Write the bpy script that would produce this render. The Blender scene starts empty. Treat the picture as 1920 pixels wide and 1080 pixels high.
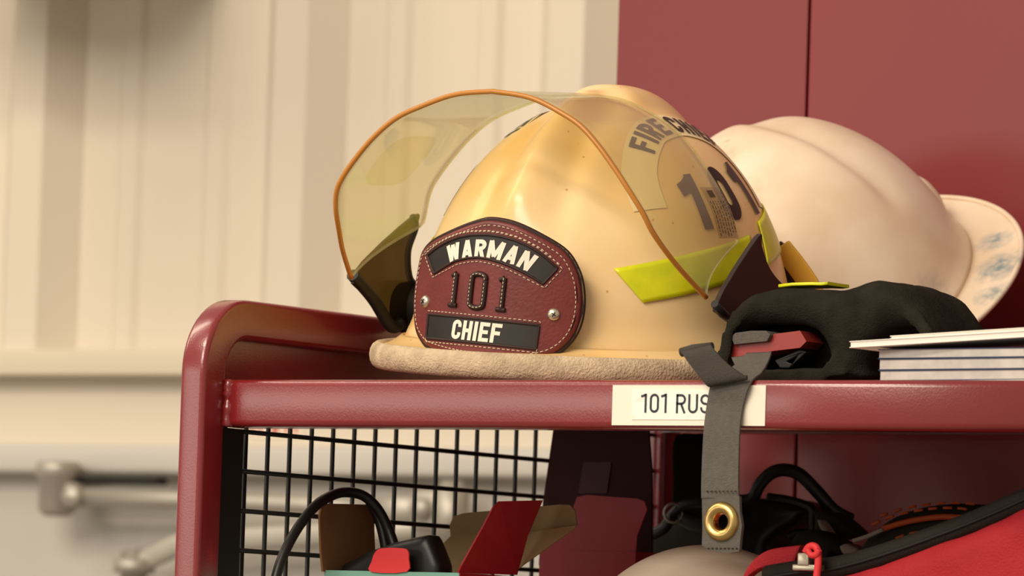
import bpy, bmesh, math, random
from math import sin, cos, pi, radians, degrees, sqrt, exp, atan2, hypot
from mathutils import Vector, Matrix, noise
from mathutils.geometry import tessellate_polygon
random.seed(7)
SC = bpy.context.scene
COL = SC.collection
ZO = 1.80                      # height of the rack's working level above the floor

# ------------------------------------------------------------------ camera
YAW, PITCH, ROLL, FPX = .5554, .066, .0326, 11726.3
CAM = Vector((2.2604, -3.3244, -.1671 + ZO))
_v = Vector((-sin(YAW)*cos(PITCH), cos(YAW)*cos(PITCH), sin(PITCH)))
_r = Vector((cos(YAW), sin(YAW), 0)); _d = _v.cross(_r)
RX = _r*cos(ROLL) - _d*sin(ROLL); DX = _r*sin(ROLL) + _d*cos(ROLL); VX = _v
cd = bpy.data.cameras.new('camera'); cam = bpy.data.objects.new('camera', cd); COL.objects.link(cam)
cam.matrix_world = Matrix.Translation(CAM) @ Matrix(((RX.x, -DX.x, -VX.x), (RX.y, -DX.y, -VX.y), (RX.z, -DX.z, -VX.z))).to_4x4()
cd.sensor_width = 36; cd.lens = FPX/1920*36; cd.clip_start = .1; cd.clip_end = 100
cd.dof.use_dof = True; cd.dof.focus_distance = (Vector((.2, .02, .1+ZO)) - CAM).dot(VX); cd.dof.aperture_fstop = 15
SC.camera = cam

def ray(x, y): return ((x-960)*RX + (y-540)*DX + FPX*VX).normalized()
def at(x, y, Y):               # the point on the vertical plane at depth Y seen at a pixel of the photograph
    d = ray(x, y); return CAM + d*((Y - CAM.y)/d.y)
def atx(x, y, X):
    d = ray(x, y); return CAM + d*((X - CAM.x)/d.x)

# ------------------------------------------------------------------ world, lights, exposure
SC.view_settings.view_transform = 'Standard'; SC.view_settings.look = 'None'
SC.view_settings.gamma = 1; SC.view_settings.use_curve_mapping = False
SC.view_settings.exposure = 0.16
W = bpy.data.worlds.new('world'); SC.world = W; W.use_nodes = True
W.node_tree.nodes['Background'].inputs[0].default_value = (1.0, .88, .74, 1)
W.node_tree.nodes['Background'].inputs[1].default_value = .43
def lamp(name, loc, target, sx, sy, power, col):
    l = bpy.data.lights.new(name, 'AREA'); l.shape = 'RECTANGLE'; l.size = sx; l.size_y = sy; l.energy = power; l.color = col
    o = bpy.data.objects.new(name, l); COL.objects.link(o); o.location = loc
    o.rotation_euler = (Vector(target) - Vector(loc)).to_track_quat('-Z', 'Y').to_euler()
    return o
lamp('ceiling_light_front', (-.4, -2.8, 4.4), (.2, .2, 1.9), 2.4, .4, 72, (1, .86, .68))
lamp('ceiling_light_side', (-2.6, -.9, 4.4), (-.2, .6, 1.9), .4, 2.4, 40, (1, .86, .68))
lamp('high_windows', (.3, -6.4, 4.8), (.2, .2, 1.8), 4.0, 1.6, 225, (1, .90, .77))
lamp('bay_door_daylight', (-3.9, -6.6, 2.35), (.1, 0, 1.85), 3.6, 1.3, 42, (1, .93, .84))

# ------------------------------------------------------------------ materials
def mat(name, col, rough=.5, spec=.5, metal=0, var=None, vscale=8, bump=0, bscale=200, coords='Object', coat=0, vdetail=4):
    m = bpy.data.materials.new(name); m.use_nodes = True; n = m.node_tree; b = n.nodes['Principled BSDF']
    b.inputs['Roughness'].default_value = rough; b.inputs['Metallic'].default_value = metal
    b.inputs['Specular IOR Level'].default_value = spec; b.inputs['Base Color'].default_value = (*col, 1)
    if coat: b.inputs['Coat Weight'].default_value = coat; b.inputs['Coat Roughness'].default_value = .16
    tc = n.nodes.new('ShaderNodeTexCoord')
    if var:
        t = n.nodes.new('ShaderNodeTexNoise'); t.inputs['Scale'].default_value = vscale; t.inputs['Detail'].default_value = vdetail
        n.links.new(tc.outputs[coords], t.inputs['Vector'])
        r = n.nodes.new('ShaderNodeValToRGB'); r.color_ramp.elements[0].position = .36; r.color_ramp.elements[1].position = .64
        r.color_ramp.elements[0].color = (*var, 1); r.color_ramp.elements[1].color = (*col, 1)
        n.links.new(t.outputs['Fac'], r.inputs['Fac']); n.links.new(r.outputs['Color'], b.inputs['Base Color'])
    if bump:
        t2 = n.nodes.new('ShaderNodeTexNoise'); t2.inputs['Scale'].default_value = bscale; t2.inputs['Detail'].default_value = 2
        n.links.new(tc.outputs[coords], t2.inputs['Vector'])
        bp = n.nodes.new('ShaderNodeBump'); bp.inputs['Strength'].default_value = bump; bp.inputs['Distance'].default_value = .002
        n.links.new(t2.outputs['Fac'], bp.inputs['Height']); n.links.new(bp.outputs['Normal'], b.inputs['Normal'])
    return m
def sheet_mat(name, tint, haze, hazecol, rough=.05):
    m = bpy.data.materials.new(name); m.use_nodes = True; n = m.node_tree; n.nodes.clear()
    out = n.nodes.new('ShaderNodeOutputMaterial'); tr = n.nodes.new('ShaderNodeBsdfTransparent'); tr.inputs[0].default_value = (*tint, 1)
    df = n.nodes.new('ShaderNodeBsdfDiffuse'); df.inputs[0].default_value = (*hazecol, 1)
    gl = n.nodes.new('ShaderNodeBsdfGlossy'); gl.inputs['Roughness'].default_value = rough
    m1 = n.nodes.new('ShaderNodeMixShader'); m1.inputs[0].default_value = haze
    lw = n.nodes.new('ShaderNodeLayerWeight'); lw.inputs['Blend'].default_value = .5
    pw = n.nodes.new('ShaderNodeMath'); pw.operation = 'POWER'; pw.inputs[1].default_value = 4.5; n.links.new(lw.outputs['Facing'], pw.inputs[0])
    fr = n.nodes.new('ShaderNodeMath'); fr.operation = 'MULTIPLY_ADD'; fr.inputs[1].default_value = .55; fr.inputs[2].default_value = .025; n.links.new(pw.outputs[0], fr.inputs[0])
    m2 = n.nodes.new('ShaderNodeMixShader')
    n.links.new(tr.outputs[0], m1.inputs[1]); n.links.new(df.outputs[0], m1.inputs[2])
    n.links.new(fr.outputs[0], m2.inputs[0]); n.links.new(m1.outputs[0], m2.inputs[1]); n.links.new(gl.outputs[0], m2.inputs[2])
    n.links.new(m2.outputs[0], out.inputs[0]); return m

M = {}
M['rack'] = mat('red_powder_coat', (.22, .012, .014), .27, .7, bump=.07, bscale=800, coat=.5, var=(.20, .011, .013), vscale=14)
M['panel'] = mat('red_sheet_metal', (.20, .015, .015), .36, .55, var=(.18, .0135, .0135), vscale=2)
M['black_metal'] = mat('black_metal', (.012, .011, .010), .55, .3)
M['wall'] = mat('cream_steel', (.70, .625, .505), .5, .35, var=(.68, .605, .487), vscale=3)
M['ledge'] = mat('cream_trim', (.66, .59, .45), .5, .3)
M['frame'] = mat('pale_grey_paint', (.56, .53, .48), .45, .4)
M['door'] = mat('grey_door_paint', (.52, .49, .44), .5, .3, var=(.49, .46, .41), vscale=4)
M['alu'] = mat('brushed_aluminium', (.46, .43, .37), .5, .5, .55)
M['floor'] = mat('concrete', (.30, .27, .23), .6, .3, var=(.24, .22, .19), vscale=3)
M['shell'] = mat('cream_shell', (.85, .625, .335), .27, .5, var=(.83, .52, .19), vscale=11, bump=.05, bscale=90, vdetail=3)
M['white_shell'] = mat('off_white_shell', (.80, .66, .50), .38, .4, var=(.70, .54, .38), vscale=16, bump=.04, bscale=120)
M['trim'] = mat('beige_edge_trim', (.64, .50, .33), .95, .1, var=(.42, .32, .21), vscale=55, bump=.6, bscale=600)
M['black_plastic'] = mat('black_plastic', (.014, .012, .011), .5, .3)
M['brown_plastic'] = mat('dark_brown_plastic', (.035, .022, .018), .45, .35)
M['smoke'] = sheet_mat('smoked_plastic', (.35, .27, .12), .30, (.03, .022, .012), .15)
M['visor'] = sheet_mat('amber_tint_sheet', (.950, .940, .81), .11, (.80, .73, .58), .04)
M['visor_edge'] = mat('amber_visor_edge', (.50, .20, .03), .25, .5)
M['lime'] = mat('lime_reflective_tape', (.74, .74, .01), .30, .5, var=(.60, .64, .01), vscale=60)
M['decal'] = mat('translucent_white_decal', (.84, .66, .38), .35, .4)
M['decal_black'] = mat('black_decal', (.025, .018, .016), .4, .4)
M['leather'] = mat('oxblood_leather', (.17, .026, .022), .42, .4, var=(.13, .02, .017), vscale=40, bump=.12, bscale=500)
M['leather_edge'] = mat('dark_leather_edge', (.030, .012, .009), .5, .3)
M['leather_black'] = mat('black_leather', (.022, .018, .014), .4, .45, var=(.014, .011, .009), vscale=60)
M['stitch'] = mat('pale_thread', (.62, .52, .36), .8, .1)
M['white_letter'] = mat('white_lettering', (.86, .76, .62), .5, .3)
M['nickel'] = mat('worn_nickel', (.62, .55, .42), .3, .5, .9)
M['brass'] = mat('brass', (.60, .42, .15), .30, .5, 1)
M['fleece'] = mat('black_fleece', (.024, .0215, .016), 1, .05, var=(.0175, .0155, .0115), vscale=80, bump=.5, bscale=900)
M['shade_fill'] = mat('black_shade_fill', (.008, .007, .006), 1, .03)  # near-black fill, shade put into the colour
M['web'] = mat('grey_webbing', (.125, .112, .096), .85, .15, bump=.5, bscale=1400, var=(.11, .098, .083), vscale=300)
M['dark_web'] = mat('charcoal_webbing', (.060, .052, .044), .85, .15, bump=.4, bscale=1200)
M['red_plastic'] = mat('red_plastic', (.30, .03, .022), .38, .5)
M['paper'] = mat('white_paper', (.82, .76, .68), .7, .2)
M['pages'] = mat('page_edges', (.60, .55, .50), .8, .1, var=(.50, .46, .42), vscale=90)
M['blue'] = mat('navy_cover', (.03, .04, .09), .5, .3)
M['tape_white'] = mat('white_label_tape', (.84, .76, .62), .35, .5)
M['tape_clear'] = mat('glossy_label_overlay', (.86, .79, .68), .15, .6, bump=.4, bscale=90)
M['ink'] = mat('dark_ink', (.03, .035, .05), .5, .3)
M['kraft'] = mat('kraft_cardboard', (.36, .25, .13), .9, .1, var=(.32, .22, .11), vscale=30)
M['kraft_dark'] = mat('brown_cardboard', (.26, .135, .058), .9, .1)
M['teal'] = mat('teal_print', (.22, .46, .36), .5, .3)
M['red_card'] = mat('red_printed_card', (.36, .012, .020), .45, .4)
M['coral'] = mat('coral_card', (.80, .05, .055), .5, .3)
M['maroon'] = mat('shaded_red_card', (.045, .010, .010), .7, .2)  # red card darkened to carry the lid's shade
M['light_maroon'] = mat('light_maroon', (.085, .035, .032), .6, .2)
M['black_rubber'] = mat('black_rubber', (.012, .010, .009), .38, .4)
M['bag_red'] = mat('red_nylon', (.42, .018, .026), .7, .25, bump=.35, bscale=700, var=(.36, .015, .022), vscale=18)
M['bag_black'] = mat('black_nylon_binding', (.018, .015, .011), .75, .2, bump=.4, bscale=900)
M['olive'] = mat('dark_olive_leather', (.030, .026, .018), .8, .2)
M['offwhite'] = mat('offwhite_lining', (.42, .37, .30), .8, .1)
M['orange'] = mat('orange_piping', (.62, .11, .025), .5, .3)
M['yellow'] = mat('yellow_webbing', (.62, .33, .035), .6, .3)
M['sign_red'] = mat('red_print', (.55, .05, .03), .5, .3)
def specks(m, col, scale=70, rad=.075):
    n = m.node_tree; b = n.nodes['Principled BSDF']; src = b.inputs['Base Color'].links[0].from_socket
    tc = n.nodes.new('ShaderNodeTexCoord'); vo = n.nodes.new('ShaderNodeTexVoronoi'); vo.inputs['Scale'].default_value = scale
    n.links.new(tc.outputs['Object'], vo.inputs['Vector'])
    mr = n.nodes.new('ShaderNodeMapRange'); mr.inputs['From Min'].default_value = rad; mr.inputs['From Max'].default_value = rad*.5; mr.inputs['To Max'].default_value = .8
    n.links.new(vo.outputs['Distance'], mr.inputs['Value'])
    mx = n.nodes.new('ShaderNodeMix'); mx.data_type = 'RGBA'; mx.inputs['B'].default_value = (*col, 1)
    n.links.new(mr.outputs['Result'], mx.inputs['Factor']); n.links.new(src, mx.inputs['A']); n.links.new(mx.outputs['Result'], b.inputs['Base Color'])
specks(M['shell'], (.52, .24, .05))
# bluish scuffs on the brim of the white hat
def stain(m, spots, col):
    n = m.node_tree; b = n.nodes['Principled BSDF']; src = b.inputs['Base Color'].links[0].from_socket
    tc = n.nodes.new('ShaderNodeTexCoord'); nz = n.nodes.new('ShaderNodeTexNoise'); nz.inputs['Scale'].default_value = 160
    n.links.new(tc.outputs['Object'], nz.inputs['Vector'])
    for p, r, k in spots:
        d = n.nodes.new('ShaderNodeVectorMath'); d.operation = 'DISTANCE'; d.inputs[1].default_value = p
        n.links.new(tc.outputs['Object'], d.inputs[0])
        mr = n.nodes.new('ShaderNodeMapRange'); mr.inputs['From Min'].default_value = r; mr.inputs['From Max'].default_value = 0
        mr.inputs['To Max'].default_value = 1; n.links.new(d.outputs['Value'], mr.inputs['Value'])
        mu = n.nodes.new('ShaderNodeMath'); mu.operation = 'MULTIPLY'; n.links.new(mr.outputs['Result'], mu.inputs[0]); n.links.new(nz.outputs['Fac'], mu.inputs[1])
        mk = n.nodes.new('ShaderNodeMapRange'); mk.inputs['From Min'].default_value = .12; mk.inputs['From Max'].default_value = .5; mk.inputs['To Max'].default_value = k
        n.links.new(mu.outputs[0], mk.inputs['Value'])
        mx = n.nodes.new('ShaderNodeMix'); mx.data_type = 'RGBA'; mx.inputs['B'].default_value = (*col, 1)
        n.links.new(mk.outputs['Result'], mx.inputs['Factor']); n.links.new(src, mx.inputs['A']); src = mx.outputs['Result']
    n.links.new(src, b.inputs['Base Color'])

# ------------------------------------------------------------------ mesh helpers
class MB:
    def __init__(s): s.v = []; s.f = []; s.sm = []
    def add(s, vs, fs, smooth=False):
        k = len(s.v); s.v += [Vector(p) for p in vs]; s.f += [tuple(i+k for i in f) for f in fs]; s.sm += [smooth]*len(fs); return s
    def box(s, a, b, bev=0):
        x0, y0, z0 = a; x1, y1, z1 = b
        if bev:
            bm = bmesh.new(); bmesh.ops.create_cube(bm, size=1)
            for v in bm.verts: v.co = Vector(((x0+x1)/2+v.co.x*(x1-x0), (y0+y1)/2+v.co.y*(y1-y0), (z0+z1)/2+v.co.z*(z1-z0)))
            bmesh.ops.bevel(bm, geom=bm.edges[:], offset=bev, segments=3, profile=.5, affect='EDGES')
            bm.verts.index_update(); s.add([v.co.copy() for v in bm.verts], [[v.index for v in f.verts] for f in bm.faces], True); bm.free(); return s
        return s.add([(x, y, z) for x in (x0, x1) for y in (y0, y1) for z in (z0, z1)],
                     [(0, 1, 3, 2), (4, 6, 7, 5), (0, 4, 5, 1), (2, 3, 7, 6), (0, 2, 6, 4), (1, 5, 7, 3)])
    def grid(s, P, closed_u=False, closed_v=False, smooth=True):
        nu, nv = len(P), len(P[0]); fs = []
        for i in range(nu if closed_u else nu-1):
            for j in range(nv if closed_v else nv-1):
                fs.append((i*nv+j, ((i+1) % nu)*nv+j, ((i+1) % nu)*nv+(j+1) % nv, i*nv+(j+1) % nv))
        return s.add([p for r in P for p in r], fs, smooth)
    def tube(s, path, r, seg=10, closed=False, caps=True, flat=None):
        path = [Vector(p) for p in path]; n = len(path); rows = []; up = None
        for i, p in enumerate(path):
            a = path[(i-1) % n] if (closed or i) else p; b = path[(i+1) % n] if (closed or i < n-1) else p
            t = (b-a).normalized()
            if up is None:
                up = Vector((0, 0, 1)) if abs(t.z) < .9 else Vector((0, 1, 0))
            up = (up - t*up.dot(t)).normalized(); sd = t.cross(up)
            rr = r[i] if isinstance(r, (list, tuple)) else r
            fx, fy = flat if flat else (1, 1)
            rows.append([p + (sd*cos(k*2*pi/seg)*fx + up*sin(k*2*pi/seg)*fy)*rr for k in range(seg)])
        s.grid(rows, closed, True)
        if caps and not closed:
            k = len(s.v) - n*seg
            s.f += [tuple(k+i for i in range(seg)), tuple(k+(n-1)*seg+i for i in reversed(range(seg)))]; s.sm += [False]*2
        return s
    def profile_sweep(s, frames, prof, caps=True, smooth=True):     # frames: (pos, axis_a, axis_b)
        rows = [[p + a*u + b*w for u, w in prof] for p, a, b in frames]
        s.grid(rows, False, True, smooth); m = len(prof); k = len(s.v) - len(rows)*m
        if caps:
            s.f += [tuple(k+i for i in range(m)), tuple(k+(len(rows)-1)*m+i for i in reversed(range(m)))]; s.sm += [False]*2
        return s
    def lathe(s, prof, c, axis, seg=32):
        axis = Vector(axis).normalized(); u = axis.orthogonal().normalized(); w = axis.cross(u); c = Vector(c)
        return s.grid([[c + axis*h + (u*cos(k*2*pi/seg) + w*sin(k*2*pi/seg))*r for k in range(seg)] for r, h in prof], False, True)
    def prism(s, outer, holes, o, ax, ay, az, depth, smooth=False):  # 2d polygon extruded along az
        o, ax, ay, az = Vector(o), Vector(ax), Vector(ay), Vector(az)
        loops = [outer] + list(holes); tri = tessellate_polygon([[Vector((x, y, 0)) for x, y in l] for l in loops])
        flat = [p for l in loops for p in l]; n = len(flat); k0 = [0]
        for l in loops: k0.append(k0[-1]+len(l))
        vs = [o+ax*x+ay*y for x, y in flat] + [o+ax*x+ay*y+az*depth for x, y in flat]
        fs = [tuple(t) for t in tri] + [tuple(n+i for i in reversed(t)) for t in tri]
        for li, l in enumerate(loops):
            for i in range(len(l)):
                a, b = k0[li]+i, k0[li]+(i+1) % len(l); fs.append((a, b, n+b, n+a))
        return s.add(vs, fs, smooth)
    def mapped(s, T): s.v = [T @ p for p in s.v]; return s

def link(name, mesh, parent=None):
    o = bpy.data.objects.new(name, mesh); COL.objects.link(o)
    if parent: o.parent = parent
    return o
def thing(name, label, cat, loc=(0, 0, 0), rot=None, group=None):
    o = link(name, None); m = Matrix.Translation(Vector(loc))
    if rot is not None: m = m @ rot.to_4x4()
    o.matrix_world = m; o['label'] = label; o['category'] = cat
    if group: o['group'] = group
    INV[o.name] = m.inverted(); return o
INV = {}
def tag(o, label, cat, group=None):
    o['label'] = label; o['category'] = cat
    if group: o['group'] = group
    return o
def rootof(p):
    while p.parent: p = p.parent
    return p
def obj(name, mb, m, parent=None, world=True, recalc=True, label=None, mats=None):
    vs = mb.v
    if parent and world:
        iv = INV[rootof(parent).name]; vs = [iv @ v for v in vs]
    me = bpy.data.meshes.new(name); me.from_pydata([tuple(v) for v in vs], [], mb.f)
    me.polygons.foreach_set('use_smooth', mb.sm)
    if recalc:
        bm = bmesh.new(); bm.from_mesh(me); bmesh.ops.recalc_face_normals(bm, faces=bm.faces[:]); bm.to_mesh(bm_me := me); bm.free()
    me.materials.append(m); o = link(name, me, parent)
    if label: o['label'] = label
    return o
def struct(name, mb, m, parent=None):
    o = obj(name, mb, m, parent, world=False)
    if not parent: o['kind'] = 'structure'
    return o
def solid(o, t, off=-1):
    k = o.modifiers.new('thick', 'SOLIDIFY'); k.thickness = t; k.offset = off; return o
def bevel(o, w, seg=2):
    k = o.modifiers.new('edge', 'BEVEL'); k.width = w; k.segments = seg; k.limit_method = 'ANGLE'; k.angle_limit = radians(40); return o
def sm(t, a, b):
    t = max(0, min(1, (t-a)/(b-a))); return t*t*(3-2*t)
def cat_spline(pts, n=8, closed=False):
    pts = [Vector(p) for p in pts]; out = []; N = len(pts)
    for i in range(N if closed else N-1):
        g = lambda k: pts[k % N] if closed else pts[max(0, min(N-1, k))]
        p0, p1, p2, p3 = g(i-1), g(i), g(i+1), g(i+2)
        for k in range(n):
            t = k/n
            out.append(.5*((2*p1) + (p2-p0)*t + (2*p0-5*p1+4*p2-p3)*t*t + (3*p1-p0-3*p2+p3)*t**3))
    if not closed: out.append(pts[-1])
    return out
def spl2(pts, n=6, closed=True): return [(p.x, p.y) for p in cat_spline([(x, y, 0) for x, y in pts], n, closed)]
def resample(path, step, closed=False):
    p = [Vector(q) for q in path]; p = p + [p[0]] if closed else p
    out = [p[0]]; acc = 0
    for a, b in zip(p, p[1:]):
        L = (b-a).length
        if L < 1e-12: continue
        d = step - acc
        while d <= L: out.append(a.lerp(b, d/L)); d += step
        acc = (acc + L) % step
    return out
def lumpy(name, pts, parent, m, Y, depth, bev, holes=(), voxel=.004, disp=.004, dscale=.05, iters=6, ax=Vector((1, 0, 0)), ay=Vector((0, 0, 1)), o0=None):
    """soft body: rounded outline pushed back in depth, remeshed and gently lumped"""
    cu = bpy.data.curves.new(name, 'CURVE'); cu.dimensions = '2D'; cu.fill_mode = 'BOTH'
    for l in [pts]+list(holes):
        sp = cu.splines.new('POLY'); sp.points.add(len(l)-1); sp.use_cyclic_u = True
        for q, (x, y) in zip(sp.points, l): q.co = (x, y, 0, 1)
    cu.extrude = depth/2-bev; cu.bevel_depth = bev; cu.bevel_resolution = 5; cu.offset = -bev
    t = bpy.data.objects.new('tmp', cu); COL.objects.link(t); dg = bpy.context.evaluated_depsgraph_get(); dg.update()
    me = bpy.data.meshes.new_from_object(t.evaluated_get(dg)); bpy.data.objects.remove(t); bpy.data.curves.remove(cu)
    iv = INV[rootof(parent).name] if parent else Matrix()
    az = ax.cross(ay)                       # curve z -> toward the viewer for x right, y up
    mid = Vector((0, Y+depth/2, 0)) if o0 is None else o0
    for v in me.vertices: v.co = iv @ (mid + ax*v.co.x + ay*v.co.y + az*v.co.z)
    me.materials.clear(); me.materials.append(m); o = link(name, me, parent)
    k = o.modifiers.new('remesh', 'REMESH'); k.mode = 'VOXEL'; k.voxel_size = voxel; k.use_smooth_shade = True
    k = o.modifiers.new('smooth', 'SMOOTH'); k.factor = .5; k.iterations = iters
    if disp:
        tx = bpy.data.textures.new(name+'_lumps', 'CLOUDS'); tx.noise_scale = dscale
        k = o.modifiers.new('lumps', 'DISPLACE'); k.texture = tx; k.strength = disp; k.mid_level = .5; k.texture_coords = 'LOCAL'
    return o
def px2(pts, Y): return [(p.x, p.z) for p in (at(x, y, Y) for x, y in pts)]

def px2d(pts, Y):                # the same, with the hidden lower edge resting on the lower shelf
    k = [at(x, y, Y) for x, y in pts if y < 1060]; z = -.205+ZO+.0035
    return [(k[0].x, z)] + [(p.x, p.z) for p in k] + [(k[-1].x, z)]

# ------------------------------------------------------------------ stroke lettering
def arc(cx, cy, r, a0, a1, n=6, ry=None):
    ry = ry or r
    return [(cx+r*cos(radians(a0+(a1-a0)*i/n)), cy+ry*sin(radians(a0+(a1-a0)*i/n))) for i in range(n+1)]
def glyph(ch, w, h, t):
    x0, x1, y0, y1, c, md = t/2, w-t/2, t/2, h-t/2, w/2, h*.5
    r = max(1e-5, min((x1-x0)/2, (y1-y0)/2))
    if ch == 'I': return [[(c, 0), (c, h)]]
    if ch == 'H': return [[(x0, 0), (x0, h)], [(x1, 0), (x1, h)], [(x0, md), (x1, md)]]
    if ch == 'E': return [[(x0, 0), (x0, h)], [(0, y1), (w, y1)], [(0, y0), (w, y0)], [(0, md), (w*.88, md)]]
    if ch == 'F': return [[(x0, 0), (x0, h)], [(0, y1), (w, y1)], [(0, md), (w*.88, md)]]
    if ch == 'C': return [[(x1, h*.64)] + arc(x1-r, y1-r, r, 0, 90) + arc(x0+r, y1-r, r, 90, 180) + arc(x0+r, y0+r, r, 180, 270) + arc(x1-r, y0+r, r, 270, 360) + [(x1, h*.36)]]
    if ch == '0': return [arc(x1-r, y1-r, r, 0, 90) + arc(x0+r, y1-r, r, 90, 180) + arc(x0+r, y0+r, r, 180, 270) + arc(x1-r, y0+r, r, 270, 360) + [(x1, y1-r)]]
    if ch == 'U': return [[(x0, h)] + arc(x0+r, y0+r, r, 180, 270) + arc(x1-r, y0+r, r, 270, 360) + [(x1, h)]]
    if ch == 'R':
        q = (y1-md)/2
        return [[(x0, 0), (x0, h)], [(0, y1)] + arc(x1-q, y1-q, q, 90, 0) + arc(x1-q, md+q, q, 0, -90) + [(0, md)], [(w*.5, md), (x1, 0)]]
    if ch == 'A': return [[(x0, 0), (c, h)], [(c, h), (x1, 0)], [(w*.25, h*.28), (w*.75, h*.28)]]
    if ch == 'W': return [[(x0, h), (w*.28, 0)], [(w*.28, 0), (c, h*.95)], [(c, h*.95), (w*.72, 0)], [(w*.72, 0), (x1, h)]]
    if ch == 'M': return [[(x0, 0), (x0, h)], [(x0, h), (c, h*.12)], [(c, h*.12), (x1, h)], [(x1, 0), (x1, h)]]
    if ch == 'N': return [[(x0, 0), (x0, h)], [(x0, h), (x1, 0)], [(x1, 0), (x1, h)]]
    if ch == '1': return [[(w*.66, 0), (w*.66, h)], [(w*.66, h-t*.45), (w*.36, h-t*.9), (w*.08, h-t*1.15)]]
    if ch == 'S':
        q = (h-t)/4; rx = (x1-x0)/2
        return [[(x1, h*.70)] + arc(c, y1-q, rx, 10, 180, 8, q) + arc(c, y1-q, rx, 190, 262, 4, q) + arc(c, y0+q, rx, 82, 0, 4, q) + arc(c, y0+q, rx, -10, -180, 8, q) + [(x0, h*.32)]]
    return []
def ribbon2(pl, t, step):
    p = [Vector((a, b)) for a, b in pl]; q = [p[0]]
    for a, b in zip(p, p[1:]):
        k = max(1, int((b-a).length/step))
        q += [a.lerp(b, i/k) for i in range(1, k+1)]
    closed = (q[0]-q[-1]).length < 1e-9; L = []; n = len(q)
    for i in range(n):
        a = q[i-1] if i else (q[-2] if closed else q[0]); b = q[i+1] if i < n-1 else (q[1] if closed else q[-1])
        d1 = (q[i]-a); d2 = (b-q[i]); d1 = d1.normalized() if d1.length else d2.normalized(); d2 = d2.normalized() if d2.length else d1
        nn = Vector((-(d1+d2).y, (d1+d2).x)).normalized(); cs = max(.5, nn.dot(Vector((-d1.y, d1.x))))
        L.append((q[i]+nn*t/2/cs, q[i]-nn*t/2/cs))
    return L
def text_mb(mb, s, f, w, h, t, gap, step=.002, widths={}, slant=0, x=0):
    for ch in s:
        cw = w*widths.get(ch, 1)
        for pl in glyph(ch, cw, h, t):
            L = ribbon2(pl, t, step)
            mb.grid([[Vector(f(x+a.x+slant*a.y, a.y)), Vector(f(x+b.x+slant*b.y, b.y))] for a, b in L], smooth=False)
        x += cw+gap
    return x
def text_len(s, w, gap, widths={}): return sum(w*widths.get(c, 1) for c in s) + gap*(len(s)-1)

def euler(yaw, pitch, roll):
    return Matrix.Rotation(yaw, 3, 'Z') @ Matrix.Rotation(pitch, 3, 'X') @ Matrix.Rotation(roll, 3, 'Y')

# ================================================================== SETTING
struct('floor', MB().box((-5, -6, -.1), (5, 1.75, 0)), M['floor'])
WY = 1.60
zl0, zl1, zh0, zf0 = .1318+ZO, .1573+ZO, .0665+ZO, .038+ZO
# ribbed steel wall
prof = []; per = .3048; xs0 = -1.031 - per*6
for k in range(16):
    x = xs0+k*per
    prof += [(x-.046, 0), (x-.020, -.030), (x+.018, -.030), (x+.046, 0)]
    for q in (.102, .203): prof += [(x+q-.016, 0), (x+q-.009, -.0045), (x+q+.009, -.0045), (x+q+.016, 0)]
rows = [[Vector((x, WY+y, z)) for x, y in prof] for z in (zl1-.002, 4.2)]
mb = MB().grid(rows, smooth=False)
xa, xb = prof[0][0], prof[-1][0]
mb.box((xa, WY+.002, zl1-.002), (xb, WY+.06, 4.2))
struct('wall_back', mb, M['wall'])
struct('trim_1', MB().box((xa, WY-.042, zl0), (xb, WY+.06, zl1), .003), M['ledge'])
mb = MB().box((xa, WY-.012, zh0), (xb, WY+.06, zl0))
struct('wall_header', mb, M['wall'])
DX0, DX1 = -2.3, -.25
mb = MB().box((DX0-.05, WY-.030, zf0), (DX1+.05, WY+.06, zh0), .006).box((DX0-.05, WY-.03, 0), (DX0, WY+.06, zf0)).box((DX1, WY-.03, 0), (DX1+.05, WY+.06, zf0))
struct('door_frame', mb, M['frame'])
dm = MB().box((DX0, WY+.000, 0.01), (DX1, WY+.045, zf0))
struct('door_1', dm, M['door'])
struct('wall_back_lower', MB().box((xa, WY-.01, 0), (DX0-.05, WY+.06, zh0)).box((DX1+.05, WY-.01, 0), (xb, WY+.06, zh0)), M['wall'])
# red print on a notice strip on the header
nz = thing('notice_sticker', 'small white notice strip with red print on the header above the grey door', 'sticker', at(515, 800, WY-.013))
p0, p1 = at(466, 820, WY-.0135), at(568, 772, WY-.0135)
obj('backing', MB().box((p0.x, WY-.0135, p0.z), (p1.x, WY-.0121, p1.z)), M['white_letter'], nz)
mb = MB()
for a in (474, 488, 512, 520, 537, 555):
    q0, q1 = at(a-3, 814, WY-.014), at(a+3, 778, WY-.014); mb.box((q0.x, WY-.0145, q0.z), (q1.x, WY-.0135, q1.z))
obj('print', mb, M['sign_red'], nz)

jb = thing('shadow_box', 'unseen grey box added high on the ribbed cream wall to cast a shadow', 'shadow box', (-1.26, 1.5, 2.45))  # out-of-view box added to throw the soft shadow on the wall
o = obj('box_housing', MB().box((-1.37, WY-.30, 2.325), (-1.12, WY+.01, 2.62), .004), M['frame'], jb)
obj('box_cover', MB().box((-1.365, WY-.304, 2.33), (-1.125, WY-.299, 2.615), .002), M['frame'], jb)
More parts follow.
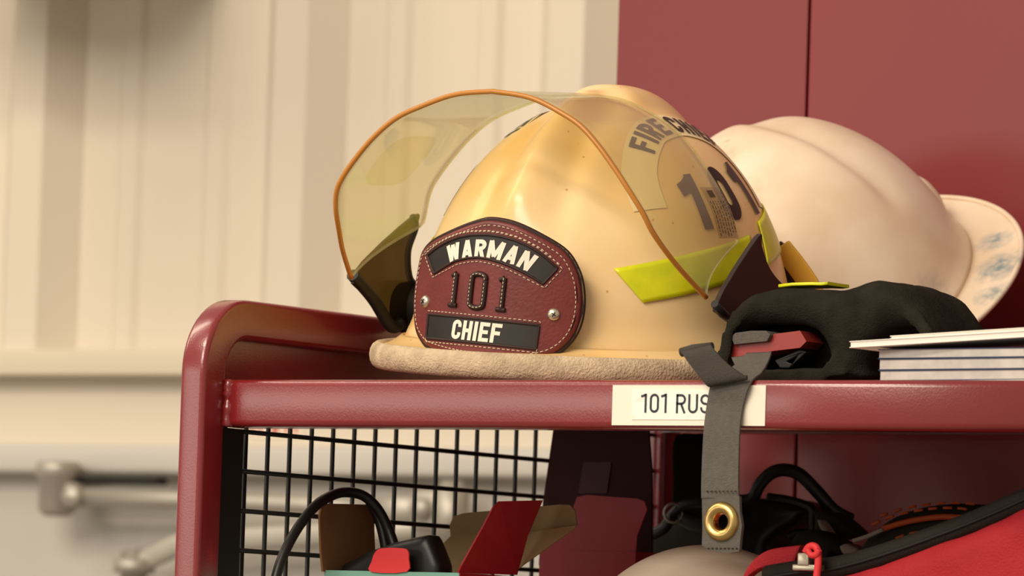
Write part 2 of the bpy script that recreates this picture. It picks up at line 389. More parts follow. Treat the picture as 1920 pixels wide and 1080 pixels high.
# door closer on the frame and door
dc = thing('door_closer', 'brushed metal door closer with jointed arms under the cream header', 'door closer', at(460, 930, 1.55))
Yc = 1.545
def P3(x, y, Y=Yc): return at(x, y, Y)
S = .0004*1.35   # metres per photo pixel there
mb = MB(); c0 = P3(108, 925); mb.lathe([(0, .030), (.020, .030), (.022, .026), (.022, .016), (.0185, .014), (.0185, -.016), (.012, -.022), (0, -.022)], c0, (0, 0, 1), 28)
mb.box((c0.x, c0.y-.010, c0.z-.014), (P3(152, 930).x, c0.y+.010, c0.z+.010), .004)
obj('pivot_block', mb, M['alu'], dc)
mb = MB(); a = P3(140, 931, Yc-.012); mb.lathe([(0, .012), (.008, .0095), (.011, .007), (.011, -.006), (0, -.006)], a, (0, -1, 0), 24)
obj('joint_screw', mb, M['alu'], dc)
mb = MB(); mb.tube([P3(150, 931, Yc-.006), P3(330, 937), P3(560, 946), P3(700, 953)], .0088, 14); mb.tube([P3(690, 952), P3(740, 956), P3(790, 957)], [.0088, .0135, .016], 14, flat=(.6, 1))
obj('forearm_rod', mb, M['alu'], dc)
mb = MB(); a = P3(808, 955); mb.box((a.x-.016, a.y-.012, a.z-.020), (P3(845, 955).x, a.y+.012, a.z+.018), .006); mb.lathe([(0, .01), (.010, .009), (.010, 0)], (a.x, a.y-.012, a.z), (0, -1, 0), 20)
obj('fork_joint', mb, M['alu'], dc)
mb = MB(); a = P3(846, 950); mb.lathe([(0, .024), (.010, .024), (.011, .018), (.016, .017), (.016, -.034), (0, -.034)], a, (0, 0, 1), 24)
obj('elbow_pin', mb, M['alu'], dc)
mb = MB(); mb.tube([P3(228, 1056), P3(268, 1054), P3(290, 1040), P3(330, 1022), P3(460, 1010), P3(700, 996), P3(850, 984)], .0095, 12, flat=(.5, 1.25))
obj('main_arm', mb, M['alu'], dc)
mb = MB(); a = P3(252, 1056); mb.lathe([(0, .014), (.008, .014), (.009, .004), (.020, .003), (.020, -.009), (.013, -.010), (.013, -.05), (0, -.05)], a, (0, 0, 1), 24)
obj('arm_bolt', mb, M['alu'], dc)
mb = MB(); a = P3(95, 893, WY-.035); b = P3(310, 902, WY-.035); mb.box((a.x, WY-.050, b.z-.004), (b.x, WY-.030, a.z), .002)
obj('shadow_strip', mb, M['black_metal'], dc)  # black strip standing in for the shadow line above the closer
mb = MB(); a = P3(200, 1080, WY); mb.box((a.x-.05, WY-.062, a.z-.075), (a.x+.22, WY+.001, a.z-.018), .008)
obj('closer_body', mb, M['alu'], dc)

# red sheet metal lockers behind the rack
PY = .60
def locker(x0, x1, label):
    t = thing('red_locker', label, 'locker', ((x0+x1)/2, PY+.2, 0), group=None)
    o = obj('cabinet_body', MB().box((x0, PY+.019, 0), (x1, PY+.42, 3.0)), M['panel'], t)
    o = obj('door', MB().box((x0+.0006, PY, .06), (x1-.0006, PY+.0185, 2.98)), M['panel'], t); bevel(o, .0012)
    return t
locker(-.0915, .0693, 'narrow red locker standing behind the cream helmet, left of the vertical seam')
locker(.0700, 1.30, 'wide red locker standing behind the white hard hat, right of the vertical seam')

# ================================================================== GEAR RACK
SH = .0315+ZO                   # top of the upper shelf
RW = .655                       # x of the right side frame
RY0, RY1 = -.0635, .54
LOW = -.205+ZO
rk = thing('gear_rack', 'red tube-steel gear rack with black wire mesh side and loaded shelves', 'gear rack', (.32, .25, 0))
def rrect(a, b, r, n=4):
    pts = []
    for cx, cy, a0 in ((a-r, b-r, 0), (-a+r, b-r, 90), (-a+r, -b+r, 180), (a-r, -b+r, 270)):
        for i in range(n+1): t = radians(a0+90*i/n); pts.append((cx+r*cos(t), cy+r*sin(t)))
    return pts
def side_frame(X, name='side_frame'):
    hd = .0129; hw = .0095; topz = .0840+ZO-hd; R = .036
    yf, yb = RY0+hd, RY1-hd; fr = []
    fr.append((Vector((X, yf, 0)), Vector((1, 0, 0)), Vector((0, -1, 0))))
    for z in (1.4, 1.7, topz-R-.001): fr.append((Vector((X, yf, z)), Vector((1, 0, 0)), Vector((0, -1, 0))))
    for i in range(13):
        t = radians(90*i/12); fr.append((Vector((X, yf+R-R*cos(t), topz-R+R*sin(t))), Vector((1, 0, 0)), Vector((0, -cos(t), sin(t)))))
    for i in range(13):
        t = radians(90*i/12); fr.append((Vector((X, yb-R+R*sin(t), topz-R+R*cos(t))), Vector((1, 0, 0)), Vector((0, sin(t), cos(t)))))
    fr.append((Vector((X, yb, 0)), Vector((1, 0, 0)), Vector((0, 1, 0))))
    return obj(name, MB().profile_sweep(fr, rrect(hw, hd, .0035)), M['rack'], rk)
for X in (0, RW): side_frame(X)
def tube_x(z0, z1, y0, y1, x0=.0085, x1=RW-.0085):
    hz, hy = (z1-z0)/2, (y1-y0)/2
    return MB().profile_sweep([(Vector((x, (y0+y1)/2, (z0+z1)/2)), Vector((0, 1, 0)), Vector((0, 0, 1))) for x in (x0, .02, .2, .4, x1)], rrect(hy, hz, .0045))
obj('front_bar', tube_x(.0014+ZO, .0316+ZO, -.0408, -.0130), M['rack'], rk)
obj('rear_bar', MB().box((.0085, RY1-.028, .0275+ZO), (RW-.0085, RY1-.002, .0316+ZO)), M['rack'], rk)
obj('shelf', MB().box((.0095, -.014, SH-.0016), (RW-.0095, RY1-.027, SH)), M['rack'], rk)
obj('lower_shelf', MB().box((.0095, -.02, LOW-.002), (RW-.0095, RY1-.027, LOW)), M['rack'], rk)
obj('lower_bar', tube_x(LOW-.032, LOW-.001, -.0408, -.0130), M['rack'], rk)
# weld bead where the bar meets the post
mb = MB(); rnd = random.Random(3)
mb.tube([Vector((.0112+.0008*rnd.random(), -.0392+.001*rnd.random(), .0016+ZO+i*.0021)) for i in range(15)], [.0028+.0014*rnd.random() for i in range(15)], 8)
obj('weld_bead', mb, M['rack'], rk)
for X, s in ((0, 1), (RW, -1)):
    fl = [(-.0378, 0), (-.0378, .018)] + [(-.0378+.0105-.0105*cos(radians(90*i/6)), .018+.0105*sin(radians(90*i/6))) for i in range(1, 7)] + [(RY1-.034, .0285), (RY1-.034, 0)]
    obj('shelf_flange', MB().prism(fl, [], (X-.002, 0, SH-.001), (0, 1, 0), (0, 0, 1), (1, 0, 0), .0018), M['rack'], rk)
    obj('corner_gusset', MB().prism([(-.038, .030), (-.012, .030), (-.030, -.012), (-.038, -.012)], [], (X-.001, 0, ZO), (0, 1, 0), (0, 0, 1), (1, 0, 0), .003), M['rack'], rk)
    mb = MB()
    zb = LOW-.30
    for n in range(-1, 22):
        y = .0254*n; 
        if y > RY1-.03 or n < 0: continue
        mb.tube([(X, y, zb), (X, y, .030+ZO)], .00155, 8)
    for k in range(-1, 22):
        z = ZO-.0254*k
        if z < zb or z > SH: continue
        mb.tube([(X+.0025, -.034, z), (X+.0025, RY1-.027, z)], .00155, 8)
    obj('wire_mesh', mb, M['black_metal'], rk)
    obj('mesh_border', MB().box((X-.004, -.0365, zb), (X+.005, -.0100, .0012+ZO)), M['black_metal'], rk)
# label tape on the front bar
BY = -.0408
lz0, lz1 = .0036+ZO, .0282+ZO
lab = obj('name_label', MB().box((.298, BY-.0006, lz0), (.4055, BY, lz1)), M['tape_white'], rk, label='white name tape on the front bar')
ov0, ov1 = at(1186, 790, BY), at(1345, 730, BY)
obj('label_overlay', MB().box((ov0.x, BY-.0011, lz0+.0035), (ov1.x+.004, BY-.0006, lz1-.003)), M['tape_clear'], lab)
mb = MB(); a = at(1200, 774, BY-.0013); u = 1/2480
text_mb(mb, '101', lambda x, y: (a.x+x, BY-.0013, a.z+y), 14*u, 34*.000345, 3.6*u, 2.5*u, .001, {'0': 1.15})
obj('lettering', mb, M['ink'], lab, label='number digits'); mb = MB()
a2 = at(1267, 775, BY-.0013)
text_mb(mb, 'RUS', lambda x, y: (a2.x+x, BY-.0013, a2.z+y), 17*u, 34*.000345, 3.6*u, 4*u, .001)
obj('lettering', mb, M['ink'], lab, label='name letters')

# ================================================================== CREAM FIRE HELMET
HC = Vector((.1694, .16, .0631+ZO)); HR = euler(radians(3), radians(5), radians(3))
HA, HB, HH = .1187, .1413, .1627
fh = thing('fire_helmet', 'cream fire helmet with raised amber visor and oxblood leather chief shield on the top shelf', 'fire helmet', HC, HR)
def dpt(az, el, off=0, raw=False):
    """point of the shell: az 0 = front, + = wearer's left; degrees"""
    a, e = radians(az), radians(el)
    s = Vector((sin(a)*cos(e), -cos(a)*cos(e), sin(e)))
    p = Vector((s.x*HA, s.y*HB, s.z*HH)); n = Vector((s.x/HA, s.y/HB, s.z/HH)).normalized()
    if raw: return p, n
    x, y, z = p
    d = .0100*exp(-(x/.026)**4)*sm(y, -.040, -.006)*(1-sm(y, .075, .125))
    if y < 0 and z > .05:
        k = sm(z, .066, .100)*sm(-y, .014, .034); xr = x+.003; w = .010+max(0, .160-z)*.06
        d += (.0080*exp(-(xr/w)**2) - .0030*exp(-((abs(xr)-w*2.0)/.009)**2))*k
    for sg in (-1, 1): d += -.0060*exp(-((az-36*sg)/17)**2-((el-44)/14)**2)
    if el < 10: d += .005*sm(-el, -10, -1)**2
    return p + n*(d+off)
def npt(az, el):
    h = .6; a = dpt(az+h, el)-dpt(az-h, el); b = dpt(az, el+h)-dpt(az, el-h); return a.cross(b).normalized()
def don(az, el, off): return dpt(az, el) + npt(az, el)*off
NA, NE = 200, 72
rows = [[dpt(360*i/NA, 1+89*j/NE) for i in range(NA)] for j in range(NE+1)]
sh = obj('shell', MB().grid(rows, False, True), M['shell'], fh, world=False); solid(sh, .003)
# brim
BW, BF, BR = .1350, .1770, .1880
def brim_pt(a, k, dz=0):
    s, c = sin(a), cos(a); L = BF if c > 0 else BR
    q = dpt(degrees(a), 1.5); e = Vector((BW*s, -L*c, -.0035+.0015*c*c if c > 0 else -.0035-.005*c*c))
    m = q.lerp(e, k); m.z = q.z*(1-k)**2 + e.z*(1-(1-k)**2) + dz; return m
rows = [[brim_pt(2*pi*i/160, k/10) for i in range(160)] for k in range(11)]
br = obj('brim', MB().grid(rows, False, True), M['shell'], fh, world=False); solid(br, .003)
mb = MB(); path = [brim_pt(2*pi*i/160, 1)+Vector((0, 0, -.0032)) for i in range(160)]
mb.tube(path, .0068, 14, True, flat=(.80, 1.25)); obj('brim_trim', mb, M['trim'], fh, world=False)
# lime tape, both sides: bands following the shell
def band(pts_lo, pts_hi, off=.0010, nu=26, nv=8):
    lo = cat_spline([(a, e, 0) for a, e in pts_lo], nu//(len(pts_lo)-1)); hi = cat_spline([(a, e, 0) for a, e in pts_hi], nu//(len(pts_hi)-1))
    return MB().grid([[don(*(l.lerp(h, j/nv)).xy, off) for j in range(nv+1)] for l, h in zip(lo, hi)])
for sg in (1, -1):
    t = obj('reflective_tape', band([(43.5*sg, 12.8), (56*sg, 14.6), (68*sg, 16.7), (86*sg, 19.8)], [(34.4*sg, 20.4), (52*sg, 23.2), (70*sg, 26.2), (89*sg, 29.2)]), M['lime'], fh, world=False); solid(t, .0006, 1)
    t = obj('reflective_tape', band([(95*sg, 21.5), (118*sg, 25), (140*sg, 27)], [(98.5*sg, 32.5), (118*sg, 36), (140*sg, 38)]), M['lime'], fh, world=False); solid(t, .0006, 1)
# arched FIRE CHIEF decal and 101 numerals, both sides
def arch_frame(sg):
    pts = [(48.0, 36.0), (46.0, 44), (46.3, 50.0), (50.5, 57), (60.0, 62.6), (81.5, 65.4), (103, 62.6), (114, 57), (118, 50), (118.5, 44), (116.5, 36.0)]
    raw = [dpt(a*sg, e, raw=True)[0] for a, e in cat_spline([(a, e, 0) for a, e in pts], 10) for _ in (0,)] if False else None
    P_ = [dpt(v.x*sg, v.y, raw=True)[0] for v in cat_spline([(a, e, 0) for a, e in pts], 12)]
    L = [0]
    for a, b in zip(P_, P_[1:]): L.append(L[-1]+(b-a).length)
    def f(s, w, off):            # s along the arch, w outward
        s = max(0, min(L[-1]-1e-6, s)); i = max(j for j in range(len(L)-1) if L[j] <= s); t = (s-L[i])/(L[i+1]-L[i])
        p = P_[i].lerp(P_[i+1], t); i0, i1 = max(0, i-3), min(len(P_)-1, i+4)
        tan = (P_[i1]-P_[i0]).normalized(); n = Vector((p.x/HA**2, p.y/HB**2, p.z/HH**2)).normalized()
        q = p + n.cross(tan)*w*sg
        az = degrees(atan2(q.x/HA, -q.y/HB)); el = degrees(atan2(q.z/HH, hypot(q.x/HA, q.y/HB)))
        return don(az, el, off)
    return f, L[-1]
for sg in (1, -1):
    f, L = arch_frame(sg); hw = .0118
    d = obj('arched_decal', MB().grid([[f(L*i/80, -hw+2*hw*j/8, .0007) for j in range(9)] for i in range(81)]), M['decal'], fh, world=False, label='translucent arched decal')
    s_, w_, h_, t_ = 'FIRE CHIEF', .0092, .0175, .0034, 
    wd = {' ': .35, 'I': .42}; gp = .0022; tl = text_len(s_, w_, gp, wd); st = L*.5-tl*.5-.002
    for word, x0 in (('FIRE', 0), ('CHIEF', text_len('FIRE ', w_, gp, wd)+gp)):
        mb = MB()
        text_mb(mb, word, (lambda x, y: f(x+st, y-h_/2, .0012)) if sg > 0 else (lambda x, y: f(L-(x+st), y-h_/2, .0012)), w_, h_, t_, gp, .002, wd, x=x0)
        obj('lettering', mb, M['decal_black'], d, world=False)
    mb = MB()
    for ch, a0, e0 in (('1', 61.0, 30.0), ('0', 78.5, 32.6), ('1', 94.5, 34.0)):
        wA, hE = 10.6, 15.4
        text_mb(mb, ch, (lambda x, y, a0=a0, e0=e0: don((a0 + x - (y-7)*.18)*sg if sg > 0 else (a0 + wA - x - (y-7)*.18)*-1, e0+y+x*.08, .0011)), wA, hE, 3.9, 0, 1.2)
    obj('numerals', mb, M['decal_black'], fh, world=False)
# leather shield
SR = HR.inverted() @ euler(radians(3), 0, radians(5)); SO = HR.inverted() @ (Vector((.1756, .0003, .0900+ZO)) - HC)
def sp(x, z, off=0):
    x *= .001; z *= .001; nx = x/.093
    n = Vector((nx, -1, 0)).normalized()
    return SO + SR @ (Vector((x, x*x/.186, z)) + n*off)
OUT = [(2.0, 45.3), (-9.3, 42.8), (-29.5, 35.2), (-46.0, 28.0), (-53.9, 21.3), (-56.3, 13.9), (-57.6, 0.1), (-56.8, -13.6), (-52.6, -27.1), (-45.2, -35.0), (-36.0, -39.4), (-12.3, -42.7), (8.7, -42.9), (27.3, -42.1), (39.9, -39.4), (50.0, -34.1), (57.0, -25.5), (60.6, -15.1), (61.4, -3.3), (60.0, 8.3), (56.7, 18.7), (49.4, 29.5), (36.3, 37.0), (17.8, 43.7)]
OUT = spl2(OUT, 5)
def inset(poly, d):
    n = len(poly); ar = sum(poly[i][0]*poly[(i+1) % n][1]-poly[(i+1) % n][0]*poly[i][1] for i in range(n)); sg = 1 if ar > 0 else -1; out = []
    for i in range(n):
        a, b = Vector(poly[i-1]), Vector(poly[(i+1) % n]); t = (b-a).normalized(); out.append((poly[i][0]-t.y*d*sg, poly[i][1]+t.x*d*sg))
    return out
def slab(poly, off0, off1, rim=1.2, holes=()):
    """leather layer: rounded rim, gently curved, outline in mm"""
    mb = MB(); n = len(poly)
    rings = [(0, off0), (0, off1-.0012), (rim*.35, off1-.0003), (rim, off1)]
    ringpts = [[sp(*q, o) for q in inset(poly, d)] for d, o in rings]
    mb.grid(ringpts, False, True)
    # fill with columns of quads so the slab keeps its curve
    ins = inset(poly, rim); xs = [q[0] for q in ins]; x0, x1 = min(xs), max(xs); N = 44; cols = []
    for i in range(N+1):
        x = x0+.05+(x1-x0-.1)*i/N; zs = []
        for k in range(n):
            (ax_, az_), (bx_, bz_) = ins[k], ins[(k+1) % n]
            if (ax_-x)*(bx_-x) <= 0 and ax_ != bx_: zs.append(az_+(bz_-az_)*(x-ax_)/(bx_-ax_))
        lo, hi = min(zs), max(zs); cols.append([sp(x, lo+(hi-lo)*j/10, off1) for j in range(11)])
    mb.grid(cols); return mb
base = obj('leather_shield', slab(inset(OUT, -1.6), -.0022, .0012), M['leather_edge'], fh, world=False, label='oxblood leather front shield with white lettering')
obj('shield_face', slab(inset(OUT, .9), .0010, .0030, 2.0), M['leather'], base, world=False)
TOPW = [(-46, 19.2), (-37, 24.8), (-28.5, 28.9), (-20, 32), (-11.5, 34.0), (1.2, 35.2), (10, 34.8), (19.0, 33.4), (26, 31.2), (33.0, 28.1), (39, 24), (45.8, 18.7), (38.5, 7.9), (32, 11.4), (25.7, 14.2), (18.5, 16.8), (11.2, 18.8), (3, 20.2), (-4.2, 20.5), (-12, 19.4), (-20.6, 17.1), (-29, 12.8), (-37.7, 7.9)]
BOTW = [(-39, -18.0), (39, -18.0), (38.6, -33.2), (-38.6, -33.2)]
mb = MB()
def band_mb(mb, up, lo, off, n=24):
    U_, L_ = resample2(up, n), resample2(lo, n)
    mb.grid([[sp(a[0]+(b[0]-a[0])*j/5, a[1]+(b[1]-a[1])*j/5, off) for j in range(6)] for a, b in zip(U_, L_)])
def resample2(pl, n):
    L = [0]
    for a, b in zip(pl, pl[1:]): L.append(L[-1]+hypot(b[0]-a[0], b[1]-a[1]))
    out = []
    for k in range(n+1):
        s = L[-1]*k/n; i = min(len(pl)-2, max(j for j in range(len(L)) if L[j] <= s+1e-9)); t = (s-L[i])/(L[i+1]-L[i]); out.append((pl[i][0]+(pl[i+1][0]-pl[i][0])*t, pl[i][1]+(pl[i+1][1]-pl[i][1])*t))
    return out
band_mb(mb, TOPW[:12], TOPW[:11:-1], .0032)
band_mb(mb, [BOTW[0], BOTW[1]], [BOTW[3], BOTW[2]], .0032)
obj('black_panels', mb, M['leather_black'], base, world=False)
# dark burnished rims of the two windows
mb = MB()
for poly in (TOPW, BOTW):
    pts = resample([Vector((x, z, 0)) for x, z in poly], 1.5, True); mb.tube([sp(p.x, p.y, .0032) for p in pts], .0009, 8, True)
obj('panel_rims', mb, M['leather_edge'], base, world=False)
# stitching
mb = MB()
def stitches(poly, closed=True, dash=1.9, gap=1.1, off=.0034, r=.00032):
    pts = resample([Vector((x, z, 0)) for x, z in poly], .1, closed); k = int(round((dash+gap)/.1)); m = int(dash/.1)
    for i in range(0, len(pts)-m, k): mb.tube([sp(pts[i+j].x, pts[i+j].y, off) for j in (0, m//2, m)], r, 5)
stitches(inset(OUT, 4.0))
stitches([(-47, 21)]+[(x, z+2.2) for x, z in TOPW[1:11]]+[(47, 21)], False)
stitches(inset(TOPW, -2.6)); stitches(inset(BOTW, -2.2))
obj('stitching', mb, M['stitch'], base, world=False)
# WARMAN along the arch, CHIEF in the lower window, both condensed and slanted
mb = MB()
Rw = 66.0; zc = 22.2-Rw        # arch of the baseline, mm
def arch_txt(x, y):
    th = (x)/Rw; rr = Rw+y; return sp(1.5+rr*sin(th), zc-1.6+rr*cos(th), .0036)
wd = {'W': 1.32, 'M': 1.34, 'A': 1.12, 'N': 1.1}; w_ = 7.0; tl = text_len('WARMAN', w_, 1.4, wd)
text_mb(mb, 'WARMAN', arch_txt, w_, 11.4, 2.5, 1.4, 1.0, wd, .10, x=-tl/2)
obj('lettering', mb, M['white_letter'], base, world=False); mb = MB()
wd2 = {'I': .42}; tl = text_len('CHIEF', 6.7, 1.15, wd2)
text_mb(mb, 'CHIEF', lambda x, y: sp(x-17.5, y-32.0, .0036), 6.7, 12.2, 2.4, 1.15, 1.0, wd2, .06)
obj('lettering', mb, M['white_letter'], base, world=False)
# raised leather 101 with serifs and a stitched centre line
mb = MB(); st = MB()
def bar_txt(pl, r):
    pts = resample([Vector((x, z, 0)) for x, z in pl], .6); q = [sp(p.x, p.y, .0036) for p in pts]; mb.tube(q, r, 10, flat=(1, 1))
def st_txt(pl):
    pts = resample([Vector((x, z, 0)) for x, z in pl], .1)
    for i in range(0, len(pts)-14, 24): st.tube([sp(pts[i].x, pts[i].y, .0056), sp(pts[i+14].x, pts[i+14].y, .0056)], .0003, 5)
for cx in (-18.3, 15.4):
    bar_txt([(cx, 9.2), (cx, -10.8)], .0017); bar_txt([(cx-3.4, -10.9), (cx+3.0, -10.9)], .0015); bar_txt([(cx, 9.4), (cx-3.0, 7.4)], .0015)
    st_txt([(cx, 9), (cx, -10.5)])
oo = spl2([(3.1, 6.5), (2.2, 9.2), (-1.6, 10.2), (-5.4, 9.2), (-6.3, 6.5), (-6.3, -7.5), (-5.4, -10.2), (-1.6, -11.2), (2.2, -10.2), (3.1, -7.5)], 6)
bar_txt(oo+[oo[0]], .0018); st_txt(oo+[oo[0]])
obj('raised_numerals', mb, M['leather_edge'], base, world=False); obj('numeral_stitching', st, M['stitch'], base, world=False)
for x, z in ((-43.5, -10.2), (46.3, -10.4)):
    mb = MB(); n = (sp(x, z, .01)-sp(x, z, 0)).normalized()
    mb.lathe([(0, .0021), (.0018, .0020), (.0034, .0014), (.0041, .0002), (.0041, -.001)], sp(x, z, .0030), n, 24)
    rv = obj('rivet', mb, M['nickel'], base, world=False)
    c = sp(x, z, .0052); u = n.orthogonal().normalized(); w = n.cross(u); mb = MB()
    for d in ((u+w*.3).normalized(), (w-u*.3).normalized()): mb.tube([c-d*.0016, c+d*.0016], .00035, 6)
    obj('rivet_slot', mb, M['black_plastic'], rv, world=False)
# visor: bent sheet arched over the shell
VP = [(0, .166), (.027, .163), (.053, .154), (.070, .146), (.085, .134), (.098, .120), (.108, .107), (.116, .094), (.121, .0805), (.128, .062), (.136, .0416)]
VF = [-.154, -.154, -.154, -.154, -.154, -.1535, -.1525, -.149, -.142, -.124, -.097]
hp = cat_spline([(h, z, y) for (h, z), y in zip(VP, VF)], 6)
full = [Vector((-p.x, p.y, p.z)) for p in reversed(hp[1:])] + hp
def vrear(p): return -.028 if p.y > .076 else -.028+(p.z+.028)*min(1, ((.076-p.y)/.0344))
for p in full:
    if p.x > 0: p.x -= .009*sm(p.x, .02, .105)
    else: p.x += .005*sm(-p.x, .11, .125)
rows = []
for p in full:
    yr = vrear(p); rows.append([Vector((p.x-.004, p.z+(yr-p.z)*j/12, p.y)) for j in range(13)])
vis = obj('visor', MB().grid(rows), M['visor'], fh, world=False, label='amber tinted visor raised over the crown'); solid(vis, .0012, 0)
mb = MB(); mb.tube([r[0] for r in rows], .0017, 8); obj('visor_rim', mb, M['visor_edge'], vis, world=False)
mb = MB(); mb.tube([r[-1] for r in rows], .0009, 8); obj('visor_rear_edge', mb, M['visor'], vis, world=False)
# warning sticker on the visor (small grey print)
def vpt(i, y, off): 
    i = max(1, min(len(full)-2.01, i)); k = int(i); t = i-k; p = full[k].lerp(full[k+1], t); tn = (full[k+1]-full[k]).normalized(); n = Vector((tn.y, 0, -tn.x)) if True else None
    n = Vector((-tn.y, 0, tn.x)); return Vector((p.x-.004, y, p.y)) + n*off
M['print'] = mat('brown_print', (.10, .07, .045), .6, .2)
M['sticker'] = sheet_mat('clear_sticker', (.74, .71, .60), .18, (.5, .45, .35), .3)
NF = len(full); i0 = NF-1-25
mb = MB().grid([[vpt(i0+14*a/16, -.082+.043*b/8 if False else -.056+.027*b/8, .0012) for b in range(9)] for a in range(17)])
stk = obj('warning_sticker', mb, M['sticker'], vis, world=False)
mb = MB(); rr = random.Random(5)
for a in range(7):
    y = -.0535+.022*a/6; x = 4.0 if a < 6 else 1
    while x < 13:
        ln = .3+rr.random()*.9
        mb.grid([[vpt(i0+x, y, .0017), vpt(i0+x, y+.0011, .0017)], [vpt(i0+x+ln, y, .0017), vpt(i0+x+ln, y+.0011, .0017)]]); x += ln+.35
mb.grid([[vpt(i0+1+2.0*a/6+ (0), -.050+.008*b/4, .0016) for b in range(5)] for a in range(7)])
obj('small_print', mb, M['print'], stk, world=False)
# yellowish reflection at the left of the visor, built as a tinted patch
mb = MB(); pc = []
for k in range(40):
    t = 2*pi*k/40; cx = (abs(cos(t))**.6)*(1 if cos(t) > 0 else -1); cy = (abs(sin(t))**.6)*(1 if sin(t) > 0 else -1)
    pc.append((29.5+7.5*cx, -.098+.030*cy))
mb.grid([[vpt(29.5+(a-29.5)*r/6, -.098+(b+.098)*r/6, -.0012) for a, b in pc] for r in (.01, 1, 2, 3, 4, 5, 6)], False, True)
M['patch'] = sheet_mat('yellow_reflection', (.985, .975, .86), .05, (.8, .75, .4), .2)
obj('reflection_patch', mb, M['patch'], vis, world=False)
# side brackets that carry the visor
LB = [(-86, 43), (-10, 81), (-5, 74), (-14, 58), (-11, 41), (-1, 35), (-1, 14), (-21, 10), (-34, 9), (-58, 27)]
lb = [(y*.001, z*.001) for y, z in spl2(LB, 4)]
o = obj('visor_bracket', MB().prism(lb, [], (-.1415, 0, 0), (0, 1, 0), (0, 0, 1), (1, 0, 0), .0022), M['smoke'], fh, world=False, label='smoked plastic visor bracket')
mb = MB(); ed = [(-86, 43), (-58, 27), (-34, 9), (-21, 10)]
mb.tube([Vector((-.1405, p.x, p.y)) for p in cat_spline([(y*.001, z*.001, 0) for y, z in ed], 8)], .0042, 10); 
mb.tube([Vector((-.1405, p.x, p.y)) for p in cat_spline([(y*.001, z*.001, 0) for y, z in [(-10, 81), (-5, 74), (-14, 58), (-11, 41), (-1, 35)]], 8)], .0022, 8)
obj('bracket_edge', mb, M['black_plastic'], o, world=False)
mb = MB(); mb.lathe([(0, -.012), (.0165, -.012), (.0175, -.008), (.0175, .028), (.014, .032), (0, .032)], (-.141, .002, .020), (1, 0, 0), 32)
obj('pivot_knob', mb, M['black_plastic'], o, world=False)
RB = [(-104, 38), (-50, 80), (-44, 74), (-34, 62), (-22, 54), (-5, 46), (6, 36), (6, 6), (-20, 2), (-50, 14), (-80, 28)]
rb = [(y*.001, z*.001) for y, z in spl2(RB, 4)]
o = obj('visor_bracket', MB().prism(rb, [], (.131, 0, 0), (0, 1, 0), (0, 0, 1), (1, 0, 0), .0035), M['brown_plastic'], fh, world=False, label='dark brown visor bracket'); bevel(o, .0008)
mb = MB(); mb.tube([Vector((.1335, -.106, .0385)), Vector((.1335, -.095, .0325)), Vector((.1335, -.078, .0260))], [.0026, .0032, .0024], 10); obj('bracket_clip', mb, M['black_plastic'], o, world=False)
mb = MB(); mb.lathe([(0, .008), (.016, .008), (.018, .004), (.018, -.026), (0, -.026)], (.134, .0, .024), (1, 0, 0), 32); obj('pivot_knob', mb, M['black_plastic'], o, world=False)
# yellow rear strap and brown flap that show past the shell
fp = [at(x, y, .262) for x, y in ((1462, 452), (1476, 464), (1500, 490), (1526, 533), (1470, 560), (1455, 500))]
obj('rear_flap', MB().prism([(p.x, p.z) for p in fp], [], (0, .262, 0), (1, 0, 0), (0, 0, 1), (0, 1, 0), .003), M['brown_plastic'], fh)
sp_ = [at(x, y, .258) for x, y in ((1464, 462), (1482, 484), (1500, 508), (1516, 532), (1530, 560))]
mb = MB(); mb.profile_sweep([(p, Vector((.85, 0, .5)), Vector((0, 1, 0))) for p in cat_spline(sp_, 5)], rrect(.0072, .0012, .0008)); obj('rear_strap', mb, M['yellow'], fh, label='yellow rear strap')

# ================================================================== WHITE HARD HATS
def rodr(w):
    w = Vector(w); return Matrix.Rotation(w.length, 3, w.normalized())
def hard_hat(root, A, B, H, me, ms, dr, m, ridge=.0034, pk=0):
    def dome(az, el):
        a, e = radians(az), radians(el); p = Vector((B*cos(a)*cos(e), A*sin(a)*cos(e), H*sin(e))); n = Vector((p.x/B**2, p.y/A**2, p.z/H**2)).normalized()
        w = .017+.020*(1+math.tanh((p.x-.028)/.038))+.006*sm(p.x, .05, .08); q = abs(p.y)-w
        d = -ridge*exp(-((q-.008)/(.007 if q < .008 else .018))**2)*sm(p.z, .050, .085)
        if el < 4: d += .004*sm(-el, -4, 3)**2
        return p+n*d
    s = obj('shell', MB().grid([[dome(360*i/160, -3+93*j/60) for i in range(160)] for j in range(61)], False, True), m, root, world=False); solid(s, .0028)
    def rim(a, k):
        ext = ms+(me-ms)*max(0, cos(a-pk))**1.5; q = dome(degrees(a), -3)
        e = Vector(((B+ext)*cos(a), (A+ext)*sin(a), -dr*ext)); r = q.lerp(e, k); r.z = q.z*(1-k)+e.z*k - .003*sin(pi*k)*0; return r
    b = obj('brim', MB().grid([[rim(2*pi*i/160, j/8) for i in range(160)] for j in range(9)], False, True), m, root, world=False); solid(b, .0028)
    obj('brim_edge', MB().tube([rim(2*pi*i/160, 1) for i in range(160)], .0021, 8, True), m, root, world=False)
    return dome, rim
M['white_shell2'] = M['white_shell'].copy(); M['white_shell2'].name = 'scuffed_off_white_shell'
stain(M['white_shell2'], [((.055, .120, -.005), .022, .85), ((.095, .108, -.005), .030, .95), ((.125, .088, -.008), .020, .8), ((.113, .053, .006), .03, .4)], (.16, .24, .27))
stain(M['white_shell2'], [((.01, -.02, .135), .035, .75), ((.06, -.02, .118), .028, .6)], (.50, .30, .13))
h2 = thing('hard_hat', 'off-white hard hat with wide brim and bluish scuffs, tipped against the red locker', 'hard hat', (.1539, .475, .1169+ZO), rodr((.7269, .0689, -.7862)))
